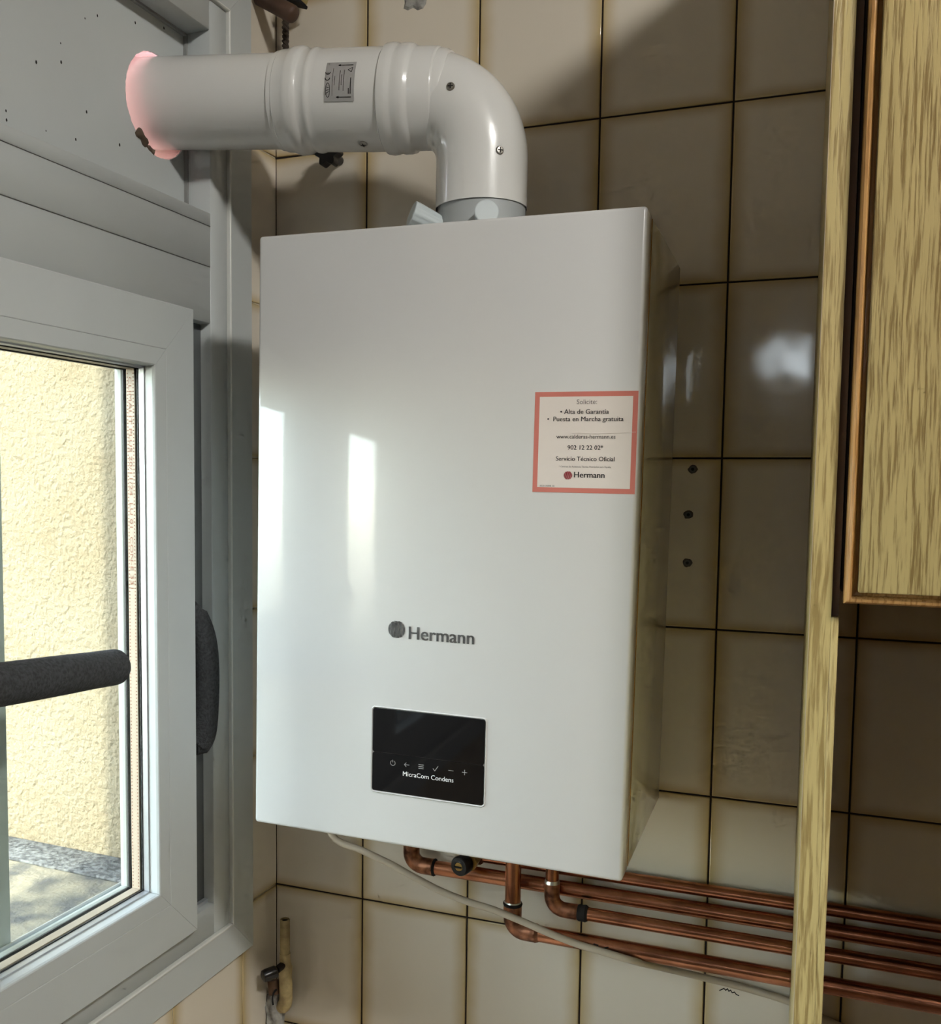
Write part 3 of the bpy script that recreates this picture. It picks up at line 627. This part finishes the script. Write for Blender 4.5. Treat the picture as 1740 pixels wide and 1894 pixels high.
# +q is image-left
for h in (0.0165, -0.0165):
    lab_strokes('label_arrow', [((-0.0135, h), (0.003, h)), ((0.003, h), (0.0005, h + 0.0008)), ((0.003, h), (0.0005, h - 0.0008))], 0.0009)
lab_strokes('label_mark', circ(0.0136, 0.0028, 0.0026, PI, 2 * PI, 10) + circ(0.0136, 0.0090, 0.0026, PI, 2 * PI, 10) + [((0.0136, 0.0065), (0.0136, 0.0085))], 0.0009)
lab_strokes('label_oval', circ(0.0128, -0.0095, 0.0023, 0, 2 * PI, 20, 0.0070) + [((0.0145, -0.0125), (0.0112, -0.0108)), ((0.0145, -0.0098), (0.0112, -0.0092)), ((0.0140, -0.0065), (0.0116, -0.0072))], 0.0006)
lab_strokes('label_text_line', [((0.0078, -0.0150), (0.0078, 0.0130)), ((0.0055, -0.0050), (0.0055, 0.0045))], 0.0005, 'greyink')
lab_strokes('label_text_line', [((0.0000, -0.0100), (0.0000, 0.0105)), ((-0.0022, -0.0050), (-0.0022, 0.0060)), ((-0.0046, -0.0105), (-0.0046, 0.0110))], 0.0007, 'greyink')
lab_strokes('label_text_line', [((-0.0125, -0.0135), (-0.0125, 0.0025)), ((-0.0105, -0.0135), (-0.0105, -0.0080))], 0.0010)
lab_strokes('label_recycle_mark', [((-0.0085, 0.0110), (-0.0135, 0.0135)), ((-0.0135, 0.0135), (-0.0125, 0.0085)), ((-0.0125, 0.0085), (-0.0085, 0.0110))], 0.0006)
# scrap stuck in the lower edge of the hole
def LW(s, o, z): return Vector((WX, 0, 0)) + NRM * o - DL * s + Vector((0, 0, z))
scrap_pts = [LW(HS + HR * math.cos(a) * f, -0.0335 + 0.004 * math.sin(i * 1.7), HZ + HR * math.sin(a) * f) for i, (a, f) in enumerate([(-0.80, 0.97), (-0.95, 0.96), (-1.12, 0.95), (-1.28, 0.955), (-1.42, 0.965)])]
tag(T('foam_scrap', smooth_path(scrap_pts, 5), [0.0045 + 0.0015 * math.sin(i * 0.9) for i in range(21)], 'scrap', n=10, smooth=50), 'dark brown scrap wedged under the flue pipe in its wall hole', 'scrap')

# ------------------------------------------------------------------ copper pipes
def bendpts(p, d_in, d_out, r, k=8):
    p, a, b2 = Vector(p), Vector(d_in).normalized(), Vector(d_out).normalized()
    s = p - a * r; e = p + b2 * r; c = s + b2 * r
    return [c + (-b2 * math.cos(PI / 2 * i / k) + a * math.sin(PI / 2 * i / k)) * r for i in range(k + 1)]
XR = 1.62
def copper(label, x, y, z, r, ztop, rb=0.016):
    e = empty('copper_pipe', (x, y, z)); tag(e, label, 'pipe', 'copper pipes under the boiler')
    V = lambda *p: Vector(p) - Vector((x, y, z))
    T('drop_tube', [V(x, y, ztop), V(x, y, z + rb + 0.012)], r, 'copper', e, 24)
    f = T('elbow_fitting', [V(x, y, z + rb + 0.016)] + [q - Vector((x, y, z)) for q in bendpts((x, y, z), (0, 0, -1), (1, 0, 0), rb)] + [V(x + rb + 0.014, y, z)], r * 1.16, 'copper_d', e, 24)
    T('solder_ring', [V(x, y, z + rb + 0.0155), V(x, y, z + rb + 0.0195)], [r * 1.19, r * 1.05], 'solder', f, 24)
    T('solder_ring', [V(x + rb + 0.0135, y, z), V(x + rb + 0.0175, y, z)], [r * 1.2, r * 1.05], 'copper_d', f, 24)
    T('run_tube', [V(x + rb + 0.010, y, z), V(XR, y, z)], r, 'copper', e, 24)
    return e
c2 = copper('copper pipe with the leftmost elbow below boiler, second from top', 0.2315, -0.026, 1.0755, 0.0092, 1.205)
c3 = copper('copper pipe dropping at the rightmost outlet, third from top', 0.4225, -0.046, 1.0568, 0.0080, 1.205)
c4 = copper('lowest copper pipe with black marker writing under boiler', 0.3765, -0.056, 1.0265, 0.0096, 1.205)
# soot and marker on the lowest and third pipes
def mark(name, pts, w, parent, r, yc, zc):       # pen strokes on the front of a horizontal pipe, pts as (x, height)
    bm = bmesh.new()
    for seg in pts:
        for (x0, h0), (x1, h1) in zip(seg[:-1], seg[1:]):
            pp = []
            for xx, h in ((x0, h0), (x1, h1)):
                a = h / r; pp.append(Vector((xx, -(r + 0.0003) * math.cos(a), (r + 0.0003) * math.sin(a))))
            tube(bm, pp, w, 5)
    return obj(name, bm, 'soot', parent)
mark('marker_writing', [[(0.078, -0.005), (0.084, 0.004), (0.088, -0.005)], [(0.080, -0.001), (0.087, -0.001)], [(0.101, -0.005), (0.102, 0.004), (0.107, 0.003), (0.103, 0.0), (0.109, -0.005)], [(0.119, 0.003), (0.114, 0.001), (0.115, -0.004), (0.120, -0.004)], [(0.124, -0.001), (0.130, -0.001)]], 0.0007, c4, 0.0096, 0, 0)
prof_tube('soot_ring', (0.0315, 0, 0), (1, 0, 0), [(0, 0.0085), (0.003, 0.0101), (0.006, 0.0096), (0.010, 0.0102), (0.013, 0.0084)], 'soot', c3, n=20)
prof_tube('soot_ring', (0, 0, 0.030), (0, 0, 1), [(0, 0.0112), (0.002, 0.0120), (0.004, 0.0112)], 'soot', c4, n=20)
prof_tube('soot_ring', (0.030, 0, 0), (1, 0, 0), [(0, 0.0102), (0.002, 0.0114), (0.004, 0.0102)], 'soot', c2, n=20)
e1 = empty('copper_pipe', (0.312, -0.0165, 1.0960)); tag(e1, 'topmost copper pipe running right from the brass valve', 'pipe', 'copper pipes under the boiler')
T('run_tube', [(0.004, 0, 0), (XR - 0.312, 0, 0)], 0.0075, 'copper', e1, 24)
prof_tube('pipe_nut', (-0.002, 0, 0), (1, 0, 0), [(0, 0.011), (0.014, 0.011), (0.017, 0.0085)], 'copper_d', e1, n=6)
dv = empty('drain_valve', (0.318, -0.070, 1.104)); tag(dv, 'small brass valve with black slotted knob under the boiler', 'valve')
prof_tube('valve_body', (0.004, 0.046, 0.002), (0, -1, 0), [(0, 0.0095), (0.028, 0.0095), (0.030, 0.0115), (0.044, 0.0115)], 'brass', dv, n=8)
T('valve_stem', [(0.004, 0.020, 0.002), (0.004, 0.020, 0.096)], 0.007, 'copper_d', dv, 16)
kb = prof_tube('valve_knob', (0.0, 0.003, 0.0), (-0.25, -1, 0), [(0, 0.0118), (0.012, 0.0122), (0.0145, 0.0108), (0.015, 0.006), (0.0125, 0.0055)], 'blackp', dv, n=28)
prof_tube('valve_screw', (-0.0028, -0.0078, 0), (-0.25, -1, 0), [(0, 0.0055), (0.0035, 0.0052)], 'brass', kb, n=18)
B('screw_slot', (-0.0085, 0.0005, -0.0138, -0.0110, -0.0007, 0.0007), 'soot', kb)

# ------------------------------------------------------------------ cable
def onY(u, v, y):
    d = px_ray(u, v); t = (y - CAMP.y) / d.y; return CAMP + d * t
cab_pts = [(0.150, -0.12, 1.200)] + [tuple(onY(u, v, y)) for u, v, y in ((613, 1543, -0.115), (670, 1573, -0.11), (720, 1597, -0.105), (767, 1623, -0.10), (813, 1647, -0.095), (863, 1667, -0.09), (913, 1683, -0.085), (963, 1703, -0.080), (1013, 1725, -0.078), (1067, 1746, -0.074), (1110, 1759, -0.073), (1160, 1774, -0.070), (1190, 1782, -0.060), (1226, 1790, -0.040), (1305, 1809, -0.016), (1381, 1828, -0.0070), (1470, 1857, -0.0065))] + [(0.76, -0.0065, 0.955), (0.90, -0.0065, 0.93)]
tag(T('power_cable', smooth_path(cab_pts, 5), 0.0042, 'cable', n=12), 'beige cable drooping under the boiler across the tiles', 'cable')

# ------------------------------------------------------------------ wall cabinet
CYF = -0.43                                    # front edge of the side panel
cabz0, cabz1 = 1.492, 2.20
PX0, PX1, PX2 = 0.6952, 0.7092, 0.7142         # panel left, start of rebate, panel right
cabinet = empty('wall_cabinet', (PX0, CYF, cabz0)); tag(cabinet, 'oak kitchen wall cabinet with framed door right of the boiler', 'cabinet')
def cb(x0, x1, y0, y1, z0, z1): return (x0 - PX0, x1 - PX0, y0 - CYF, y1 - CYF, z0 - cabz0, z1 - cabz0)
bm = bmesh.new()
# side panel runs on below the cabinet; notch cut for the pipes at the back
box(bm, *cb(PX0, PX1, CYF + 0.0012, -0.080, 0.90, cabz1)); box(bm, *cb(PX0, PX2, -0.0805, -0.001, 1.118, cabz1)); box(bm, *cb(PX0, PX2, -0.0805, -0.001, 0.90, 1.010)); box(bm, *cb(PX1, PX2, CYF + 0.0052, -0.080, 0.90, cabz1))
obj('side_panel', bm, 'wood_edge', cabinet)
B('edge_band', cb(PX0 - 0.0002, PX1, CYF, CYF + 0.0011, 0.90, cabz1), 'wood_edge', cabinet); B('edge_band', cb(PX1, PX2 + 0.0002, CYF, CYF + 0.0051, 0.90, 1.4775), 'wood_edge', cabinet, bev=0.0006)
B('rebate_strip', cb(PX1 + 0.0001, PX2, CYF + 0.0022, CYF + 0.0051, 1.4780, cabz1), 'wood_dark', cabinet)
B('arris', cb(PX0 - 0.0006, PX0 - 0.0003, CYF - 0.0004, CYF + 0.0025, 0.90, cabz1), 'cable', cabinet)
CI = PX2 + 0.0012
B('carcass_side', cb(CI, CI + 0.015, CYF + 0.012, -0.001, cabz0 + 0.003, cabz1), 'wood_dark', cabinet)
B('side_panel', cb(1.180, 1.199, CYF + 0.0012, -0.09, 0.90, cabz1), 'wood_edge', cabinet)  # unseen right side, run on below the cabinet to block light
B('bottom_board', cb(CI + 0.0152, 1.1798, CYF + 0.012, -0.001, cabz0 + 0.003, cabz0 + 0.019), 'wood_dark', cabinet); B('top_board', cb(PX0, 1.196, CYF + 0.006, -0.001, cabz1, cabz1 + 0.016), 'wood_dark', cabinet)
B('back_board', cb(CI + 0.0152, 1.1798, -0.005, -0.001, cabz0 + 0.02, cabz1), 'wood_dark', cabinet)
DX0, DX1, DZ0, DZ1, DYB = 0.7165, 1.194, 1.4885, 2.197, CYF + 0.004
door = empty('door', (0, 0, 0), (0, 0, 0), cabinet)
def dring(name, prof, mt, smooth=None):
    for side in ('l', 'r', 'b', 't'):
        bm = bmesh.new(); e0, e1_ = [], []
        for i, yy in prof:
            if side == 'l': a, b2 = (DX0 + i, yy, DZ0 + i), (DX0 + i, yy, DZ1 - i)
            elif side == 'r': a, b2 = (DX1 - i, yy, DZ0 + i), (DX1 - i, yy, DZ1 - i)
            elif side == 'b': a, b2 = (DX0 + i, yy, DZ0 + i), (DX1 - i, yy, DZ0 + i)
            else: a, b2 = (DX0 + i, yy, DZ1 - i), (DX1 - i, yy, DZ1 - i)
            o_ = Vector((PX0, CYF, cabz0))
            e0.append(bm.verts.new(Vector(a) - o_)); e1_.append(bm.verts.new(Vector(b2) - o_))
        n = len(prof)
        for j in range(n): bm.faces.new((e0[j], e0[(j + 1) % n], e1_[(j + 1) % n], e1_[j]))
        bm.faces.new(e0); bm.faces.new(e1_[::-1]); obj(name, bm, mt, door, smooth)
dring('door_moulding', [(i, DYB + o) for i, o in ((0.0, 0), (0.0, -0.0105), (0.0005, -0.0135), (0.0018, -0.0155), (0.0036, -0.0160), (0.0050, -0.0152), (0.0059, -0.0130), (0.0062, -0.0100), (0.0088, -0.0095), (0.0088, 0))], 'wood_mould', 40)
B('door_board', cb(DX0 + 0.0089, DX1 - 0.0089, DYB - 0.0205, DYB, DZ0 + 0.0089, DZ1 - 0.0089), 'wood', door, bev=0.0008)

# ------------------------------------------------------------------ window-side foam
p0, p1 = LW(0.365, 0.034, 1.3790), LW(0.60, 0.043, 1.396)
fpts = [p0.lerp(p1, t) for t in (0, 0.004, 0.012, 0.022, 0.034, 0.05, 0.2, 0.35, 0.6, 1.0)]
R_f = 0.0185
T_f = tag(T('foam_tube', fpts, [R_f * q for q in (0.30, 0.52, 0.76, 0.90, 0.98, 1.0, 1.0, 1.03, 1.05, 1.05)], 'foam', n=32, smooth=60), 'dark grey foam tube reaching across the window pane', 'foam')
bm = bmesh.new(); tube(bm, smooth_path([LW(0.184, -0.006, 1.247), LW(0.179, -0.002, 1.250), LW(0.176, 0.004, 1.270), LW(0.174, 0.006, 1.33), LW(0.176, 0.004, 1.375), LW(0.186, -0.001, 1.405), LW(0.196, -0.006, 1.418)], 5), [0.006] + [0.0125] * 3 + [0.0155] * 22 + [0.0125] * 4 + [0.006], 16)
tag(obj('foam_wedge', bm, 'foam', smooth=60), 'grey foam strip squeezed into the window track slot', 'foam')

# ------------------------------------------------------------------ knob and clutter near the ceiling
kn = empty('lobed_knob', tuple(onY(608, 284, -0.032))); tag(kn, 'black lobed knob on the tiles just below the flue sleeve', 'knob')
bm = bmesh.new(); n = 60
prof = [(0.0145 * (1 + 0.20 * math.cos(6 * 2 * PI * j / n)) * math.cos(2 * PI * j / n), 0.0145 * (1 + 0.20 * math.cos(6 * 2 * PI * j / n)) * math.sin(2 * PI * j / n)) for j in range(n)]
prism(bm, prof, -0.007, 0.007); obj('knob_grip', bm, 'blackp', kn)
T('knob_shaft', [(0, 0.006, 0), (0, 0.0315, 0)], 0.006, 'blackp', kn, 16)
rod_end = onY(541, 26, -0.055); rod_far = LW(0.60, 0.060, 2.210)
cr = empty('curtain_rod', tuple(rod_end)); tag(cr, 'brown wooden rod end in the upper corner above the flue', 'rod')
dirv = (rod_far - rod_end)
dirv = Vector((-0.10, -0.995, 0.06)).normalized()
ra, rb_ = onY(541, 26, -0.055), onY(470, -12, -0.055)
dd = (rb_ - ra)
T('rod_shaft', [Vector((0.004, 0, -0.003)), Vector((0.002, 0, -0.0015)), Vector((0, 0, 0)), dd * 0.5, dd * 0.86], [0.006, 0.0098, 0.0108, 0.0108, 0.0108], 'brownrod', cr, 24)
cd = empty('hanging_cord', tuple(onY(528, 40, -0.020))); tag(cd, 'twisted brown cord hanging in the corner behind the flue', 'cord')
for ph in (0, PI):
    T('cord_strand', [Vector((0.0024 * math.cos(t * 1.15 + ph), 0.0024 * math.sin(t * 1.15 + ph), 0.005 - t * 0.0021)) for t in range(0, 46)], 0.0026, 'cord', cd, 8)
bm = bmesh.new(); box(bm, -0.012, 0.010, -0.02, 0.0, 0, 0.035, bev=0.002)
blk = tag(obj('wood_block', bm, 'straw', smooth=40), 'yellowish wood block above the brown rod in the corner', 'block'); blk.location = tuple(onY(556, 8, -0.022)); blk.rotation_euler = (0, 0.35, 0)
bm = bmesh.new(); box(bm, -0.013, 0.011, -0.021, 0.001, -0.0045, -0.0003, bev=0.001); obj('block_pad', bm, 'soot', blk)
# old plaster patch with a hole on the top tile
bm = bmesh.new(); pc = onY(768, -4, 0)
vs = [bm.verts.new(Vector((math.cos(a) * r, -0.003 + 0.002 * random.random(), math.sin(a) * r * 0.8))) for a, r in [(2 * PI * j / 18, 0.011 + 0.006 * random.random()) for j in range(18)]]
vb = [bm.verts.new((v.co.x * 1.25, -0.0002, v.co.z * 1.25)) for v in vs]; vc = bm.verts.new((0, -0.0035, 0))
for j in range(18):
    bm.faces.new((vs[j], vs[(j + 1) % 18], vc)); bm.faces.new((vb[j], vb[(j + 1) % 18], vs[(j + 1) % 18], vs[j]))
pp = tag(obj('plaster_patch', bm, 'crust'), 'rough grey plaster patch on the topmost tile above flue elbow', 'patch'); pp.location = pc
prof_tube('patch_hole', (-0.002, -0.0042, 0.003), (0, 1, 0), [(0, 0.0035), (0.001, 0.0035)], 'hole', pp, n=10)
# drill holes with wall plugs
HL = ['grey wall plug in the upper drill hole beside the boiler', 'grey wall plug in the middle drill hole beside the boiler', 'grey wall plug in the lowest drill hole beside the boiler']
for (u, v), lb in zip(((1281, 868), (1273, 952), (1271, 1041)), HL):
    c = onY(u, v, 0); e = empty('wall_plug', (c.x, -0.0004, c.z)); tag(e, lb, 'wall plug', 'wall plugs beside the boiler')
    bm = bmesh.new(); K = 14; vs = [bm.verts.new((math.cos(2 * PI * j / K) * (0.0044 + 0.0018 * random.random()), -0.0001, math.sin(2 * PI * j / K) * (0.0044 + 0.0018 * random.random()))) for j in range(K)]; bm.faces.new(vs)
    r = bmesh.ops.extrude_face_region(bm, geom=bm.faces[:]); bmesh.ops.translate(bm, vec=(0, 0.0004, 0), verts=[x for x in r['geom'] if isinstance(x, bmesh.types.BMVert)])
    obj('hole_edge', bm, 'halo', e)
    prof_tube('plug_collar', (0, -0.0009, 0), (0, 1, 0), [(0, 0.0032), (0.0008, 0.0034)], 'plug', e, n=16); prof_tube('plug_bore', (0, -0.0012, 0), (0, 1, 0), [(0, 0.0018), (0.0005, 0.0018)], 'hole', e, n=12)
# marker scribble on a low tile
sp_ = onY(1350, 1834, 0); xs = [0, 0.003, 0.005, 0.007, 0.009, 0.0105, 0.0125, 0.0145, 0.017, 0.019, 0.022]; zz = [-0.001, 0.001, 0.0025, 0.0005, 0.003, 0.000, 0.002, -0.001, 0.0005, -0.002, -0.003]
o = strokes('marker_scribble', [((sp_.x - 0.012 + a, sp_.z + b2), (sp_.x - 0.012 + c, sp_.z + d)) for a, b2, c, d in zip(xs[:-1], zz[:-1], xs[1:], zz[1:])], 0.0011, 'soot', wall_back, y=-0.0002)

# ------------------------------------------------------------------ old gas stub in the lower corner
gx = onY(527, 1700, -0.032)
gas = empty('gas_stub', (gx.x, -0.032, 0.84)); tag(gas, 'old cream gas pipe stub with black tap in lower corner', 'pipe stub')
gz = gx.z - 0.84
g2 = onY(540, 1850, -0.032) - Vector((gx.x, -0.032, 0.84))
bm = bmesh.new(); n = 24; rings = []
for h, r in ((gz - 0.062, 0.0068), (gz - 0.0008, 0.0068), (gz, 0.0062), (gz, 0.0052), (gz - 0.03, 0.0052)):
    rings.append([bm.verts.new((r * math.cos(2 * PI * j / n), r * math.sin(2 * PI * j / n), h)) for j in range(n)])
for a, b2 in zip(rings[:-1], rings[1:]):
    for j in range(n): bm.faces.new((a[j], a[(j + 1) % n], b2[(j + 1) % n], b2[j]))
obj('open_tube', bm, 'gas', gas, smooth=50)
prof_tube('tube_bore', (0, 0, gz - 0.031), (0, 0, 1), [(0, 0.0051), (0.0285, 0.0051)], 'hole', gas, n=16)
T('tap_body', smooth_path([(0, 0, gz - 0.048), (0.0005, 0, gz - 0.066), (0.001, 0, gz - 0.085), (0.0015, 0, gz - 0.102), (0.0, 0.002, gz - 0.118), (-0.006, 0.006, gz - 0.128), (-0.014, 0.012, gz - 0.130)], 4), [0.0076] * 4 + [0.0092, 0.0095, 0.0092, 0.0088] * 1 + [0.0092] * 9 + [0.0095] * 8, 'gas', gas, 22)
kx = onY(497, 1802, -0.060) - Vector((gx.x, -0.032, 0.84))
T('tap_spindle', [(0.0, -0.004, kx.z + 0.004), Vector(kx) * 1.0 + Vector((0.006, 0.012, 0.002))], 0.0052, 'knobblack', gas, 14)
kd = Vector((-0.62, -0.75, -0.15)).normalized()
prof_tube('tap_knob', Vector(kx) + kd * -0.012, kd, [(0, 0.0060), (0.002, 0.0082), (0.016, 0.0086), (0.020, 0.0078), (0.022, 0.004)], 'knobblack', gas, n=20)
bm = bmesh.new(); bmesh.ops.create_icosphere(bm, subdivisions=3, radius=1.0)
for v in bm.verts:
    k = 1 + 0.25 * math.sin(v.co.x * 5 + v.co.z * 7) * math.cos(v.co.y * 6 + v.co.z * 3); v.co = Vector((v.co.x * 0.013 * k - 0.021, v.co.y * 0.012 * k + 0.010, v.co.z * 0.036 * k + gz - 0.143))
obj('plaster_crust', bm, 'crust', gas, smooth=60)
T('rust_flange', [(-0.021, 0.004, gz - 0.093), (-0.016, 0.0, gz - 0.110)], [0.008, 0.0085], 'rust', gas, 14)
T('tap_strap', arc((-0.004, -0.010, gz - 0.112), (-0.010, 0, 0), (0, 0, 0.016), -0.5, 1.2, 10), 0.0014, 'soot', gas, 8)

# ------------------------------------------------------------------ lamps of the room
lp = empty('ceiling_lamp', (1.56, -1.34, RZ1)); tag(lp, 'round white ceiling lamp behind the camera', 'lamp')
prof_tube('lamp_base', (0, 0, 0), (0, 0, -1), [(0, 0.15), (0.02, 0.15)], 'pvc', lp, n=40)
prof_tube('lamp_diffuser', (0, 0, -0.0202), (0, 0, -1), [(0, 0.140), (0.02, 0.138), (0.04, 0.120), (0.052, 0.085), (0.058, 0.03)], 'lamp', lp, n=40)
wlp = empty('wall_lamp', (0.685, RY0, 2.075)); tag(wlp, 'small white wall lamp on the wall opposite the boiler', 'lamp')
B('lamp_base', (-0.15, 0.15, 0.0002, 0.02, -0.075, 0.075), 'pvc', wlp, bev=0.004); B('lamp_diffuser', (-0.135, 0.135, 0.0202, 0.055, -0.06, 0.06), 'lamp2', wlp, bev=0.012)

# unseen pale board added just below the frame to bounce light up
wt = tag(B('bounce_board', (0.03, 0.690, -0.62, -0.004, 0.735, 0.765), 'bounce_board', bev=0.003), 'unseen pale board added below the boiler to bounce light', 'bounce_board')
